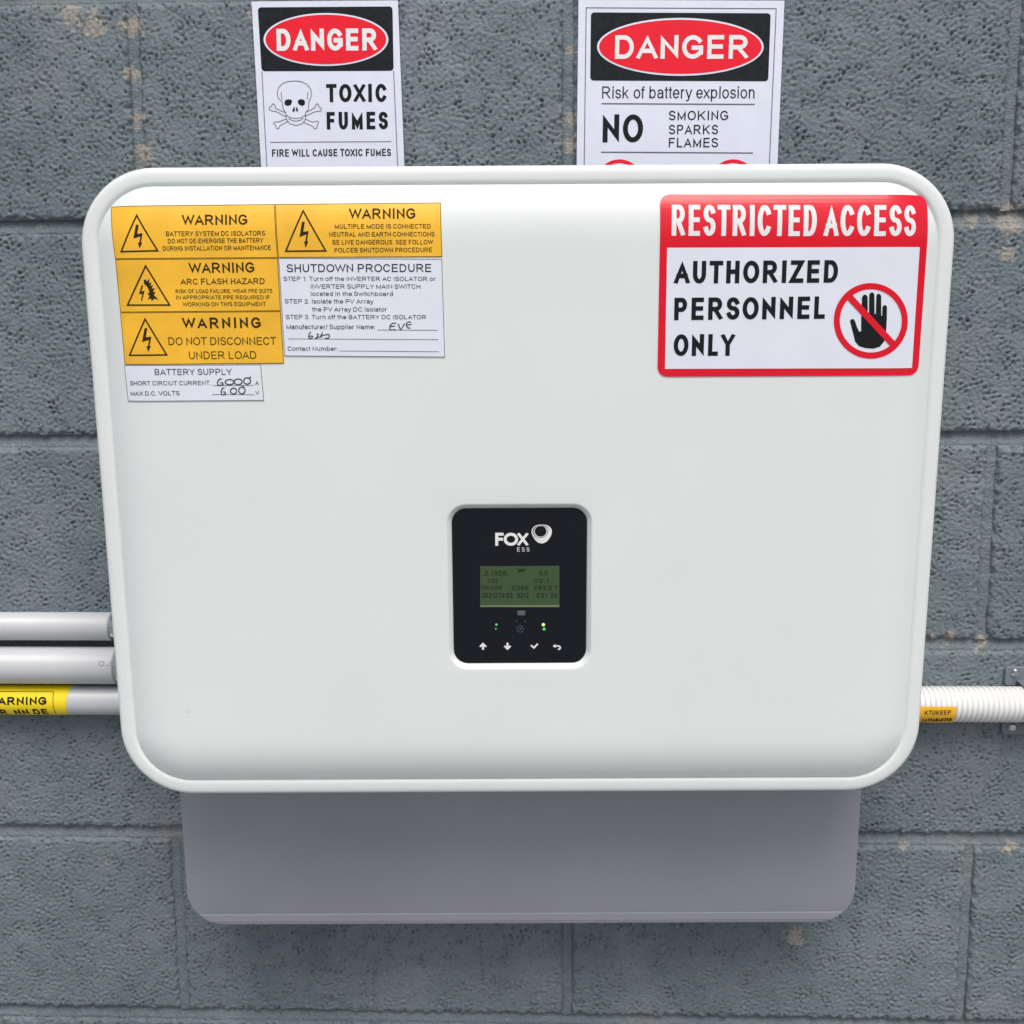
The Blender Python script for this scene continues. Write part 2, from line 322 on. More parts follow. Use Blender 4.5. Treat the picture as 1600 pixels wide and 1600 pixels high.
# plain grotesque lettering drawn stroke by stroke: centre lines in a unit box (x 0..1 of the letter's width, y 0..1 of capital height)
def ea(cx, cy, rx, ry, a0, a1, n=14):
    return [(cx+rx*math.cos(math.radians(a0+(a1-a0)*k/n)), cy+ry*math.sin(math.radians(a0+(a1-a0)*k/n))) for k in range(n+1)]
XH = 0.73
def oval(cx, cy, rx, ry): return ('o', ea(cx, cy, rx, ry, 0, 345, 23))
FONT = {
 'A': (.92, .01, [[(0, 0), (.5, 1), (1, 0)], [(.19, .30), (.81, .30)]]),
 'B': (.74, .10, [[(0, .5), (.62, .5)]+ea(.62, .25, .38, .25, 90, -90)+[(0, 0)], [(0, 1), (.58, 1)]+ea(.58, .75, .36, .25, 90, -90)+[(0, .5)], [(0, 0), (0, 1)]]),
 'C': (.88, .05, [ea(.5, .5, .5, .5, 38, 322, 24)]),
 'D': (.82, .10, [[(0, 1), (.45, 1)]+ea(.45, .5, .55, .5, 90, -90, 18)+[(0, 0)], [(0, 0), (0, 1)]]),
 'E': (.72, .10, [[(1, 1), (0, 1), (0, 0), (1, 0)], [(0, .52), (.92, .52)]]),
 'F': (.68, .10, [[(1, 1), (0, 1), (0, 0)], [(0, .51), (.86, .51)]]),
 'G': (.93, .05, [ea(.5, .5, .5, .5, 40, 318, 24)+[(.98, .2), (.98, .46), (.56, .46)]]),
 'H': (.77, .10, [[(0, 0), (0, 1)], [(1, 0), (1, 1)], [(0, .52), (1, .52)]]),
 'I': (0, .11, [[(.5, 0), (.5, 1)]]),
 'J': (.58, .05, [[(1, 1), (1, .3)]+ea(.5, .28, .5, .28, 0, -175)]),
 'K': (.84, .10, [[(0, 0), (0, 1)], [(1, 1), (0, .34)], [(.36, .58), (1, 0)]]),
 'L': (.64, .10, [[(0, 1), (0, 0), (1, 0)]]),
 'M': (.92, .10, [[(0, 0), (0, 1), (.5, .04), (1, 1), (1, 0)]]),
 'N': (.77, .10, [[(0, 0), (0, 1), (1, 0), (1, 1)]]),
 'O': (.95, .05, [oval(.5, .5, .5, .5)]),
 'P': (.75, .10, [[(0, 1), (.6, 1)]+ea(.6, .73, .4, .27, 90, -90)+[(0, .46)], [(0, 0), (0, 1)]]),
 'Q': (.95, .05, [oval(.5, .5, .5, .5), [(.6, .25), (1, -.02)]]),
 'R': (.84, .10, [[(0, 1), (.55, 1)]+ea(.55, .74, .40, .26, 90, -90)+[(0, .48)], [(.48, .48), (1, 0)], [(0, 0), (0, 1)]]),
 'S': (.78, .06, [ea(.5, .755, .46, .245, 22, 250, 14)+ea(.52, .255, .48, .255, 72, -160, 16)]),
 'T': (.80, .03, [[(0, 1), (1, 1)], [(.5, 1), (.5, 0)]]),
 'U': (.77, .10, [[(0, 1), (0, .38)]+ea(.5, .38, .5, .38, 180, 360, 16)+[(1, 1)]]),
 'V': (.90, .01, [[(0, 1), (.5, 0), (1, 1)]]),
 'W': (1.28, .01, [[(0, 1), (.25, 0), (.5, 1), (.75, 0), (1, 1)]]),
 'X': (.88, .01, [[(0, 0), (1, 1)], [(0, 1), (1, 0)]]),
 'Y': (.88, .01, [[(0, 1), (.5, .42), (1, 1)], [(.5, .46), (.5, 0)]]),
 'Z': (.80, .04, [[(.05, 1), (.97, 1), (0, 0), (1, 0)]]),
 'a': (.64, .06, [ea(.47, XH-.22, .47, .22, 160, 0, 8)+[(.94, .12), (1, 0)], [(.94, .44), (.45, .41)]+ea(.35, .21, .35, .21, 90, 270, 10)+[(.6, .02), (.94, .2)]]),
 'b': (.66, .09, [[(0, 1), (0, 0)], oval(.5, XH/2, .5, XH/2)]),
 'c': (.63, .05, [ea(.5, XH/2, .5, XH/2, 40, 320, 18)]),
 'd': (.66, .09, [[(1, 1), (1, 0)], oval(.5, XH/2, .5, XH/2)]),
 'e': (.67, .05, [[(0, XH/2), (1, XH/2)]+ea(.5, XH/2, .5, XH/2, 12, 318, 20)]),
 'f': (.36, .02, [[(.40, 0), (.40, .8)]+ea(.85, .8, .45, .2, 180, 80, 6), [(0, XH), (1, XH)]]),
 'g': (.65, .08, [oval(.5, XH/2, .5, XH/2), [(1, XH), (1, -.08)]+ea(.5, -.06, .5, .22, 0, -165, 12)]),
 'h': (.59, .10, [[(0, 0), (0, 1)], [(0, .42)]+ea(.5, .44, .5, XH-.44, 160, 0, 10)+[(1, 0)]]),
 'i': (0, .10, [[(.5, 0), (.5, XH)], [(.5, .93), (.5, 1)]]),
 'k': (.62, .09, [[(0, 0), (0, 1)], [(.92, XH), (0, .24)], [(.36, .42), (1, 0)]]),
 'l': (0, .10, [[(.5, 0), (.5, 1)]]),
 'm': (1.02, .10, [[(0, 0), (0, XH)], [(0, .42)]+ea(.25, .46, .25, XH-.46, 160, 0, 8)+[(.5, 0)], [(.5, .42)]+ea(.75, .46, .25, XH-.46, 160, 0, 8)+[(1, 0)]]),
 'n': (.59, .10, [[(0, 0), (0, XH)], [(0, .42)]+ea(.5, .44, .5, XH-.44, 160, 0, 10)+[(1, 0)]]),
 'o': (.69, .05, [oval(.5, XH/2, .5, XH/2)]),
 'p': (.66, .09, [[(0, XH), (0, -.28)], oval(.5, XH/2, .5, XH/2)]),
 'r': (.36, .09, [[(0, 0), (0, XH)], [(0, .4)]+ea(.8, .4, .8, XH-.4, 170, 80, 6)]),
 's': (.60, .05, [ea(.5, XH*.75, .46, XH*.25, 20, 250, 12)+ea(.52, XH*.25, .48, XH*.25, 70, -160, 12)]),
 't': (.34, .03, [[(.45, .94), (.45, .16)]+ea(.85, .16, .40, .16, 180, 270, 5), [(0, XH), (1, XH)]]),
 'u': (.59, .10, [[(0, XH), (0, .3)]+ea(.5, .29, .5, .29, 200, 340, 10)+[(1, .3)], [(1, XH), (1, 0)]]),
 'v': (.66, .01, [[(0, XH), (.5, 0), (1, XH)]]),
 'w': (.98, .01, [[(0, XH), (.25, 0), (.5, XH), (.75, 0), (1, XH)]]),
 'x': (.64, .01, [[(0, 0), (1, XH)], [(0, XH), (1, 0)]]),
 'y': (.66, .01, [[(0, XH), (.52, 0)], [(1, XH), (.4, -.24), (.1, -.27)]]),
 '0': (.64, .06, [oval(.5, .5, .5, .5)]), '1': (.32, .14, [[(0, .76), (1, 1), (1, 0)]]),
 '2': (.64, .06, [ea(.5, .72, .48, .28, 165, -30, 12)+[(0, 0), (1, 0)]]),
 '3': (.64, .06, [ea(.48, .75, .42, .25, 160, -80, 12)+ea(.48, .26, .5, .26, 80, -160, 12)]),
 '5': (.64, .06, [[(.92, 1), (.16, 1), (.05, .5)]+ea(.48, .32, .52, .32, 130, -160, 14)]),
 '6': (.64, .06, [oval(.5, .31, .5, .31), ea(.6, .4, .6, .6, 60, 185, 8)]),
 '7': (.62, .06, [[(0, 1), (1, 1), (.35, 0)]]), '8': (.64, .06, [oval(.5, .74, .42, .26), oval(.5, .25, .5, .25)]),
 '.': (0, .10, [[(.5, .0), (.5, .012)]]), ':': (0, .10, [[(.5, 0), (.5, .012)], [(.5, .6), (.5, .612)]]), ';': (0, .10, [[(.5, -.1), (.5, .012)], [(.5, .6), (.5, .612)]]),
 '-': (.32, .06, [[(0, .36), (1, .36)]]), '/': (.36, .0, [[(0, 0), (1, 1)]]), ' ': (.30, .0, []),
}
_gc = {}
def stroke_strip(pts, w, closed):
    """mitred ribbon with square ends"""
    q = [np.array(p, float) for p in pts]; q = [p for i, p in enumerate(q) if i == 0 or np.linalg.norm(p-q[i-1]) > 1e-6]
    n = len(q); h = w/2; V = []; F = []
    if not closed:
        d0 = q[0]-q[1]; d1 = q[-1]-q[-2]; q[0] = q[0]+d0/np.linalg.norm(d0)*h; q[-1] = q[-1]+d1/np.linalg.norm(d1)*h
    for i in range(n):
        t1 = q[i]-q[i-1] if (closed or i) else q[1]-q[0]; t2 = q[(i+1) % n]-q[i] if (closed or i < n-1) else q[-1]-q[-2]
        t1 = t1/np.linalg.norm(t1); t2 = t2/np.linalg.norm(t2); nb = np.array([-(t1+t2)[1], (t1+t2)[0]]); L = np.linalg.norm(nb)
        nb = nb/L if L > 1e-6 else np.array([-t1[1], t1[0]]); k = min(5.5, 1/max(1e-3, abs(nb @ np.array([-t1[1], t1[0]]))))
        V += [q[i]+nb*h*k, q[i]-nb*h*k]
    for i in range(n if closed else n-1):
        a, b = 2*i, 2*((i+1) % n); F.append((a, b, b+1, a+1))
    return V, F
def glyphs(string, weight, ratio=1.0, track=0.0):
    """ratio = how much narrower the word is set than drawn: strokes keep their width"""
    V = []; F = []; Z = []; x = 0.0; lay = 0
    for ch in string:
        W, sb_, strokes = FONT[ch]; W = W*ratio; W = max(W, weight); x += sb_*ratio+weight*0.05
        if ch == ' ': x += 0.04; 
        for s_i, st in enumerate(strokes):
            closed = isinstance(st, tuple); pts = st[1] if closed else st
            P_ = [(weight/2+px_*(W-weight) if W > weight else W/2, weight/2+py_*(1-weight)) for px_, py_ in pts]
            lo, hi = min(p[1] for p in P_)-weight/2, max(p[1] for p in P_)+weight/2
            v_, f_ = stroke_strip(P_, weight, closed); b0 = len(V)
            V += [(x+p[0], min(max(p[1], lo), hi)) for p in v_]; Z += [s_i]*len(v_); F += [tuple(i+b0 for i in q) for q in f_]
        x += W+sb_*ratio+weight*0.05+track
    return np.array(V), F, Z
def tri(q):
    from mathutils.geometry import tessellate_polygon
    return [list(t) for t in tessellate_polygon([[Vector((a, b, 0)) for a, b in q]])]
def round_poly(q, r, n=6):
    out = []; N = len(q)
    for i in range(N):
        p = np.array(q[i]); a = np.array(q[i-1])-p; b = np.array(q[(i+1) % N])-p; a /= np.linalg.norm(a); b /= np.linalg.norm(b)
        for k in range(n+1):
            t = k/n; p0 = p+a*r; p1 = p+b*r; out.append(tuple((1-t)**2*p0+2*t*(1-t)*(p*0.8+0.1*(p0+p1))+t*t*p1))
    return out
def ellipse(cx, cy, a, b, n=64): return [(cx+a*math.cos(2*math.pi*k/n), cy+b*math.sin(2*math.pi*k/n)) for k in range(n)]

# ------------------------------------------------------------------ ground and block wall
GZ = -1.1
mesh('ground', [(-40, 40, GZ), (40, 40, GZ), (40, -40, GZ), (-40, -40, GZ)], [(0, 1, 2, 3)], 'ground')['kind'] = 'structure'
wall = empty('block_wall', Matrix.Translation((0, 0, GZ)))
tag(wall, 'grey painted concrete block wall with raked mortar joints behind the white inverter', 'wall')
JH, JV, CH, BL = 0.0125, 0.010, 0.2, 0.4
def block_mesh(L, seed):
    """one block, centred; slightly ragged chamfered front edges"""
    rnd = random.Random(seed); hx, hz = (L-JV)/2, (CH-JH)/2; loops = []
    n_x, n_z = (16 if L > 0.3 else 8), 8
    per = [(-hx+2*hx*k/n_x, -hz) for k in range(n_x)]+[(hx, -hz+2*hz*k/n_z) for k in range(n_z)]+[(hx-2*hx*k/n_x, hz) for k in range(n_x)]+[(-hx, hz-2*hz*k/n_z) for k in range(n_z)]
    jit = [(rnd.uniform(-.0009, .0009), rnd.uniform(-.0009, .0009), rnd.uniform(0, 1)) for _ in per]
    def loop(ins, y, j):
        out = []
        for (x, z), (jx, jz, c) in zip(per, jit):
            chip = 0.0022*max(0, c-0.72)/0.28 if ins > 0 else 0
            k = ins+chip
            out.append((x*(hx-k)/hx+jx*j, y, z*(hz-k)/hz+jz*j))
        return out
    v, f = loft([loop(0, 0.09, 0), loop(0, 0.0045, 1), loop(0.0008, 0.0016, 1), loop(0.0035, 0.0, 0.7)], close_first=True, close_last=True)
    return v, f
def band(rs, nz, nx, step, wl, width=0.45):
    """random relief whose features are about wl metres apart"""
    f = np.fft.rfft2(rs.standard_normal((nz, nx))); kz = np.fft.fftfreq(nz, step)[:, None]; kx = np.fft.rfftfreq(nx, step)[None, :]
    k = np.sqrt(kz**2+(kx*1.0)**2)*wl; f = f*np.exp(-((np.log(np.maximum(k, 1e-6)))/width)**2); h = np.fft.irfft2(f, (nz, nx)); return h/h.std()
def relief_block(L, seed):
    """open-textured block face: real pits and grain on a fine grid, ragged rounded edges"""
    rs = np.random.default_rng(seed); step = 0.00128; hx, hz = (L-JV)/2, (CH-JH)/2; nx, nz = int(2*hx/step)+1, int(2*hz/step)+1
    X, Z = np.meshgrid(np.linspace(-hx, hx, nx), np.linspace(-hz, hz, nz))
    worm = band(rs, nz, nx, step, 0.0054, 0.38); fine = band(rs, nz, nx, step, 0.0036, 0.3); low = band(rs, nz, nx, step, 0.045, 0.5); gate = band(rs, nz, nx, step, 0.03, 0.5)
    pit = np.clip(band(rs, nz, nx, step, 0.0048, 0.34)-1.45+0.2*gate, 0, 1.2); crack = np.clip(0.22-np.abs(worm), 0, 1)/0.22
    Y = 0.00026*low+(0.00032+0.00008*gate)*worm*-1+0.00016*fine+0.0040*pit+0.00075*crack*np.clip(0.6+0.5*gate, 0, 1.5)
    ed = np.minimum(hx-np.abs(X), hz-np.abs(Z))+0.0011*band(rs, nz, nx, step, 0.012, 0.5); e = np.clip(1-ed/0.0042, 0, 1)
    Y = Y*(1-0.5*e)+0.0034*e**2
    V = np.stack([X, Y, Z], -1).reshape(-1, 3); idx = np.arange(nx*nz).reshape(nz, nx)
    F = np.stack([idx[:-1, :-1], idx[:-1, 1:], idx[1:, 1:], idx[1:, :-1]], -1).reshape(-1, 4).tolist()
    ring = np.concatenate([idx[0, :], idx[1:, -1], idx[-1, -2::-1], idx[-2:0:-1, 0]]); base = len(V)
    back = V[ring].copy(); back[:, 1] = 0.06; V = np.concatenate([V, back]); n = len(ring)
    F += [(int(ring[k]), base+k, base+(k+1) % n, int(ring[(k+1) % n])) for k in range(n)]
    me = bpy.data.meshes.new('block'); me.from_pydata(V.tolist(), [], F); me.polygons.foreach_set('use_smooth', [True]*len(me.polygons)); me.materials.append(M['block']); me.update(); return me
def zb(c):
    z = GZ+CH*c; return z+(0.008 if z > 0.45 else 0.003 if z > 0.25 else 0.0)      # the courses are not laid perfectly evenly
variants = {}
for k in range(5): variants[(BL, k)] = relief_block(BL, 11+k)
for k in range(5):
    v, f = block_mesh(BL/2, k*13+20); o = mesh('block', v, f, 'block', None); variants[(BL/2, k)] = o.data; bpy.data.objects.remove(o)
X0, X1, NC = -2.4, 2.4, 14
for c in range(NC):
    z = GZ+CH*(c+0.5); zc_ = (zb(c)+zb(c+1))/2; zs_ = (zb(c+1)-zb(c)-JH)/(CH-JH)
    # joints at multiples of 0.4 for courses like z 0.3..0.5, offset by half a block for the next
    odd = (round((z-0.4)/CH) % 2) != 0
    xs = [X0+(BL/2 if odd else 0)+BL*k for k in range(13)]
    spans = [(a, a+BL) for a in xs if a+BL <= X1+1e-6]
    if odd: spans = [(X0, X0+BL/2)]+spans+[(X1-BL/2, X1)]
    for a, b in spans:
        L = BL if b-a > 0.3 else BL/2
        o = bpy.data.objects.new('block', variants[(L, random.randrange(5))]); COL.objects.link(o); o.parent = wall
        o.location = ((a+b)/2+random.uniform(-.0008, .0008), random.uniform(-0.0006, 0.0008), zc_-GZ+random.uniform(-.0006, .0006)); o.scale = (1, 1, zs_)
        if random.random() < 0.5: o.rotation_euler = (0, math.pi, 0)
        else: o.rotation_euler = (0, random.uniform(-.002, .002), 0)
def joint_strip(name, a, b, half, vertical, at, rake):
    """tooled mortar: shallow concave strip, ragged a little"""
    n = max(2, int((b-a)/0.012)); prof = [(-1.15, 0.0062), (-0.55, 0.0064), (0.0, 0.0056), (0.55, 0.0040), (0.9, 0.0031), (1.2, 0.0040)]
    if vertical: prof = [(-1.2, 0.0042), (-0.8, 0.0026), (-0.3, 0.0027), (0.3, 0.0027), (0.8, 0.0026), (1.2, 0.0042)]
    V = []; F = []; rnd = random.Random(int(at*1000)+int(a*777))
    for i in range(n+1):
        t = a+(b-a)*i/n; w1 = rnd.uniform(-.0007, .0007); w2 = rnd.uniform(-.0011, .0011)
        for (q, d) in prof:
            # bed joints: deepest under the upper block
            V.append(((t, d+w1, at-GZ-q*half+0*w2)) if not vertical else ((at+q*half+w2, d+w1, t-GZ)))
    m_ = len(prof)
    for i in range(n):
        for k in range(m_-1):
            p = i*m_+k; F.append((p, p+1, p+m_+1, p+m_))
    o = mesh(name, V, F, 'joint', wall, smooth=True); return o
for c in range(1, NC):
    z = zb(c); joint_strip('bed_joint', X0, X1, JH/2, False, z, 0.0062)
for c in range(NC):
    z0, z1 = zb(c)+JH/2-0.001, zb(c+1)-JH/2+0.001
    odd = (round((GZ+CH*(c+0.5)-0.4)/CH) % 2) != 0
    x = X0+(BL/2 if odd else BL)
    while x < X1-0.01:
        joint_strip('head_joint', z0, z1, JV/2, True, x, 0.0030); x += BL
mesh('wall_core', [(X0, 0.0125, 0), (X1, 0.0125, 0), (X1, 0.0125, CH*NC), (X0, 0.0125, CH*NC), (X0, 0.14, 0), (X1, 0.14, 0), (X1, 0.14, CH*NC), (X0, 0.14, CH*NC)],
     [(0, 1, 2, 3), (4, 5, 6, 7), (0, 1, 5, 4), (1, 2, 6, 5), (2, 3, 7, 6), (3, 0, 4, 7)], 'joint', wall)

# ------------------------------------------------------------------ inverter
LEAN, TWIST, ROLLF = math.radians(3.20), math.radians(1.90), math.radians(-0.035)
ca, sa, cb, sb = math.cos(LEAN), math.sin(LEAN), math.cos(TWIST), math.sin(TWIST)
ex = np.array([cb, sb, 0]); nrm = np.array([sb*ca, -cb*ca, -sa]); ez = np.cross(ex, -nrm)
ex, ez = ex*math.cos(ROLLF)+ez*math.sin(ROLLF), -ex*math.sin(ROLLF)+ez*math.cos(ROLLF)
HX, HZ, RC = 0.3285, 0.2502, 0.058               # half width, half height, corner radius of the cover
p0 = np.array([0, -0.2, 0])+ex*(-0.0411)+ez*(-0.1812)
RIM = 0.0136
PHX, PHZ, PR = HX-RIM, HZ-RIM, RC-RIM             # raised panel outline (centre at v = HZ)
def sdf_in(u, v):
    qx = abs(u)-(PHX-PR); qz = abs(v-HZ)-(PHZ-PR)
    return -(math.hypot(max(qx, 0), max(qz, 0))+min(max(qx, qz), 0)-PR)
ROLLW, ROLLD = 0.046, 0.0125
def face_depth(u, v):
    s = sdf_in(u, v); t = max(0.0, 1-max(s, 0)/ROLLW); return ROLLD*t**2.8
face = Flat(p0, ex, ez, face_depth)
inv = empty('battery_inverter', face.matrix())
tag(inv, 'white wall-mounted battery inverter with rounded cover, black display panel and grey lower chassis', 'inverter')
# rim: side wall, rounded edge, flat lip, inner slope into the groove
def rl(ins, y): return [(u, y, v) for u, v in rrect(0, HZ, HX-ins, HZ-ins, RC-ins, 14, 14)]
GRV = 0.0128
rim_prof = [(0.010, 0.0975), (0.004, 0.0965), (0.0012, 0.0925), (0.0, 0.086), (0.0, 0.020), (0.0003, 0.0168), (0.0012, 0.0143), (0.0026, 0.0126), (0.0045, 0.0118),
            (0.0075, 0.0115), (0.0115, 0.0113), (0.0132, 0.01150), (0.0143, 0.0120), (0.0151, 0.0127), (0.0158, 0.0136)]
v, f = loft([rl(q[0]*RIM/0.0155, q[1]) for q in rim_prof], close_first=True)
mesh('cover_rim', v, f, 'cover', inv, True)
# raised panel with the display recess cut in
DQ = [face.P(698, 790), face.P(925, 790), face.P(921, 1043), face.P(704, 1043)]
dx0, dx1 = (DQ[0][0]+DQ[3][0])/2, (DQ[1][0]+DQ[2][0])/2; dz1, dz0 = DQ[0][1], DQ[2][1]
dcx, dcz, dhx, dhz = (dx0+dx1)/2, (dz0+dz1)/2, (dx1-dx0)/2, (dz1-dz0)/2
loops = []
def pl(ins, extra=0.0):
    return [(u, face_depth(u, v)+extra, v) for u, v in rrect(0, HZ, PHX-ins, PHZ-ins, max(PR-ins, 0.004), 14, 14)]
L0 = rrect(0, HZ, PHX+0.0002, PHZ+0.0002, PR, 14, 14)
loops.append([(u, 0.0138, v) for u, v in L0])
loops.append([(u, 0.0131, v) for u, v in rrect(0, HZ, PHX-0.0003, PHZ-0.0003, PR, 14, 14)])
for ins in (0.0012, 0.0024, 0.0042, 0.0065, 0.0095, 0.013, 0.017, 0.0215, 0.0265, 0.032, 0.038, 0.046, 0.05): loops.append(pl(ins))
last = rrect(0, HZ, PHX-0.05, PHZ-0.05, 0.004, 14, 14); rec = rrect(dcx, dcz, dhx+0.0022, dhz+0.0022, 0.0165, 14, 14)
for t in (0.2, 0.4, 0.6, 0.8, 0.93): loops.append([(a[0]+(b[0]-a[0])*t, face_depth(a[0]+(b[0]-a[0])*t, a[1]+(b[1]-a[1])*t), a[1]+(b[1]-a[1])*t) for a, b in zip(last, rec)])
for gr, y in ((0.0022, 0.0), (0.0012, 0.00006), (0.0005, 0.0003), (0.0, 0.0008), (-0.0026, 0.0034), (-0.0032, 0.0042), (-0.0034, 0.0052)):
    loops.append([(u, y, v) for u, v in rrect(dcx, dcz, dhx+gr, dhz+gr, 0.0145+gr, 14, 14)])
v, f = loft(loops)
mesh('front_panel', v, f, 'cover', inv, True)
# display glass
disp_v, disp_f = loft([[(u, y, v) for u, v in rrect(dcx, dcz, dhx-i_, dhz-i_, 0.0145-i_, 4, 8)] for i_, y in ((0.0031, 0.0060), (0.0031, 0.0034), (0.0034, 0.0030), (0.0038, 0.0029))], close_last=True)
dpan = mesh('display_panel', disp_v, disp_f, 'glass', inv)
dpan.data.polygons.foreach_set('use_smooth', [False]*len(dpan.data.polygons))
DT = Thing.__new__(Thing); DT.surf = Flat(p0+np.cross(ez, ex)*0.0029, ex, ez); DT.root = dpan; DT.b = (0, 0)
_pt = lambda u, v, lift: (u, 0.0029-lift, v)
DT.pt = _pt
def dz(x, y): return (680+x/5.5154, 770+y/5.5172)         # enlarged view of the display -> photograph point
DT.slab('screen', [dz(388, 632), dz(1070, 630), dz(1070, 984), dz(388, 984)], 'lcd', 0.0003)
DT.poly('screen_edge', [dz(388, 968), dz(1070, 966), dz(1070, 984), dz(388, 984)], 'lcdedge', 0.0004)
for st, x0, x1, yb, cp in (('.2 1026;', 410, 630, 712, 40), ('0:0', 895, 968, 712, 40), ('1:02', 448, 540, 776, 36), ('02:1', 855, 975, 776, 36),
                           ('FH1 KHW', 400, 580, 836, 38), (': 0285', 630, 805, 836, 38), ('FBS.E T', 855, 1056, 836, 38), ('2021270:02', 400, 668, 905, 46), ('0212', 705, 806, 905, 46), ('031 20', 872, 1056, 905, 46)):
    DT.text('screen_text', st, dz(x0, yb), dz(x1, yb), cp/5.515, 'lcdink', 0.00045, 0.17)
DT.poly('screen_mark', [dz(705, 655), dz(775, 655), dz(765, 680), dz(715, 680)], 'lcdink', 0.00045)
for ch_, x0_, x1_ in (('F', 518, 590), ('O', 590, 715), ('X', 704, 806)): DT.text('brand_lettering', ch_, dz(x0_, 456), dz(x1_, 456), 112/5.515, 'print', 0.0002+(0.00003 if ch_ == 'X' else 0), 0.225)
DT.text('brand_lettering', 'ESS', dz(706, 506), dz(812, 506), 36/5.515, 'print', 0.0002, 0.115, track=0.3)
def blob(cx, cy, rx, ry, k3, ph, n=48, k1=0.0):
    out = []
    for i in range(n):
        a = 2*math.pi*i/n; r = 1+k3*math.cos(3*(a-ph))+k1*math.cos(a-ph); out.append(dz(cx+rx*r*math.cos(a), cy+ry*r*math.sin(a)))
    return out
def ringfaces(a, b):
    n = len(a); return [(k, (k+1) % n, n+(k+1) % n, n+k) for k in range(n)]
def dring(name, A, B, material, lift):
    uv = [DT.surf.P(*q) for q in A+B]; return DT.add(name, uv, ringfaces(A, B), material, lift, cut=False)
dring('brand_emblem', blob(918, 349, 86, 81, 0.07, math.radians(-30)), blob(913, 342, 73, 66, 0.045, math.radians(-30)), 'print', 0.0002)
dring('brand_emblem', blob(916, 345, 69, 62, 0.045, math.radians(-25)), blob(910, 335, 60, 54, 0.02, math.radians(-10)), 'print', 0.0002)
dring('brand_emblem', blob(909, 333, 57, 51, 0.01, math.radians(-10)), blob(908, 331, 51, 47, 0.0, math.radians(60)), 'print', 0.0002)
DT.poly('sensor_window', [dz(709, 1015), dz(775, 1015), dz(775, 1055), dz(709, 1055)], 'dimprint', 0.0002)
dring('power_symbol', [dz(*q) for q in ellipse(732, 1173, 31, 29, 24)], [dz(*q) for q in ellipse(732, 1173, 27, 25, 24)], 'dimprint', 0.0002)
DT.text('power_symbol', 'W', dz(722, 1184), dz(744, 1184), 4, 'dimprint', 0.0002, 0.16)
for cx in (701, 776): DT.poly('print_dot', [dz(*q) for q in ellipse(cx, 1107, 7, 5, 12)], 'dimprint', 0.0002)
for cx, cy, rx, mm in ((527, 1135, 10, 'led_g'), (522, 1172, 9, 'led_d'), (932, 1136, 14, 'led_y'), (938, 1174, 13, 'led_g')):
    DT.poly('indicator_light', [dz(*q) for q in ellipse(cx, cy, rx, rx, 16)], mm, 0.0003)
def bs(pts): return [dz(*q) for q in pts]
DT.poly('up_button', bs([(412, 1290), (444, 1322), (434, 1332), (421, 1322), (421, 1352), (403, 1352), (403, 1322), (390, 1332), (380, 1322)]), 'print', 0.0002)
DT.poly('down_button', bs([(623, 1356), (591, 1324), (601, 1314), (614, 1324), (614, 1292), (632, 1292), (632, 1324), (645, 1314), (655, 1324)]), 'print', 0.0002)
DT.poly('confirm_button', bs([(820, 1318), (832, 1308), (850, 1326), (878, 1297), (890, 1305), (851, 1346)]), 'print', 0.0002)
DT.poly('return_button', bs([(1012, 1320), (1036, 1303), (1036, 1313), (1066, 1314), (1082, 1324), (1084, 1342), (1072, 1354), (1058, 1354), (1058, 1344), (1070, 1340), (1070, 1331), (1060, 1326), (1036, 1326), (1036, 1338)]), 'print', 0.0002)
# chassis behind and below the cover
YC = 0.096
cl, cr = face.P(281, 1245, YC), face.P(1346, 1245, YC); cbz = face.P(810, 1444, YC)[1]; clb = face.P(290, 1380, YC)[0]; crb = face.P(1337.5, 1380, YC)[0]
clx, crx = (cl[0]+clb)/2, (cr[0]+crb)/2
ccx, chx = (clx+crx)/2, (crx-clx)/2; CTOP = 0.44; ccz, chz = (CTOP+cbz)/2, (CTOP-cbz)/2
v, f = loft([[(u, y, z) for u, z in rrect(ccx, ccz, chx-i_, chz-i_, 0.034-i_, 6, 10)] for i_, y in ((0.001, 0.160), (0, 0.158), (0, YC+0.002), (0.0006, YC+0.0006), (0.002, YC))], close_first=True, close_last=True)
ch = mesh('lower_chassis', v, f, 'chassis', inv, True); ch.data.set_sharp_from_angle(angle=math.radians(40))
z1_ = face.P(810, 1426, YC)[1]
# folded lip along the chassis' lower edge, following its rounded corners
vv = []
for (y, z) in ((YC-0.0001, z1_), (YC-0.0005, z1_-0.0012), (YC-0.0005, cbz+0.0042), (YC-0.0001, cbz+0.0036)):
    dzc = max(0.0, cbz+0.034-z); hw_ = chx-0.034+math.sqrt(max(0.0, 0.034**2-dzc**2))-0.0028
    vv += [(ccx-hw_, y, z), (ccx+hw_, y, z)]
mesh('chassis_lip', vv, [(0, 1, 3, 2), (2, 3, 5, 4), (4, 5, 7, 6)], 'chassis', inv)
mesh('wall_bracket', [(sx*0.22+ccx, y, z) for y in (0.150, 0.203) for z in (0.20, 0.40) for sx in (-1, 1)],
     [(0, 1, 3, 2), (4, 5, 7, 6), (0, 1, 5, 4), (2, 3, 7, 6), (0, 2, 6, 4), (1, 3, 7, 5)], 'metal', inv)
mesh('wall_spacer', [(sx*0.20+ccx, y, z) for y in (0.150, 0.172) for z in (-0.06, -0.02) for sx in (-1, 1)],
     [(0, 1, 3, 2), (4, 5, 7, 6), (0, 1, 5, 4), (2, 3, 7, 6), (0, 2, 6, 4), (1, 3, 7, 5)], 'metal', inv)
FT = Thing.__new__(Thing); FT.surf = face; FT.root = inv; FT.b = (0, 0)
FT.lines('scuff_mark', [([(297, 1110), (293.5, 1114.5)], False), ([(293, 1119), (291.5, 1121)], False)], 0.8, 'scuff', 0.0001)

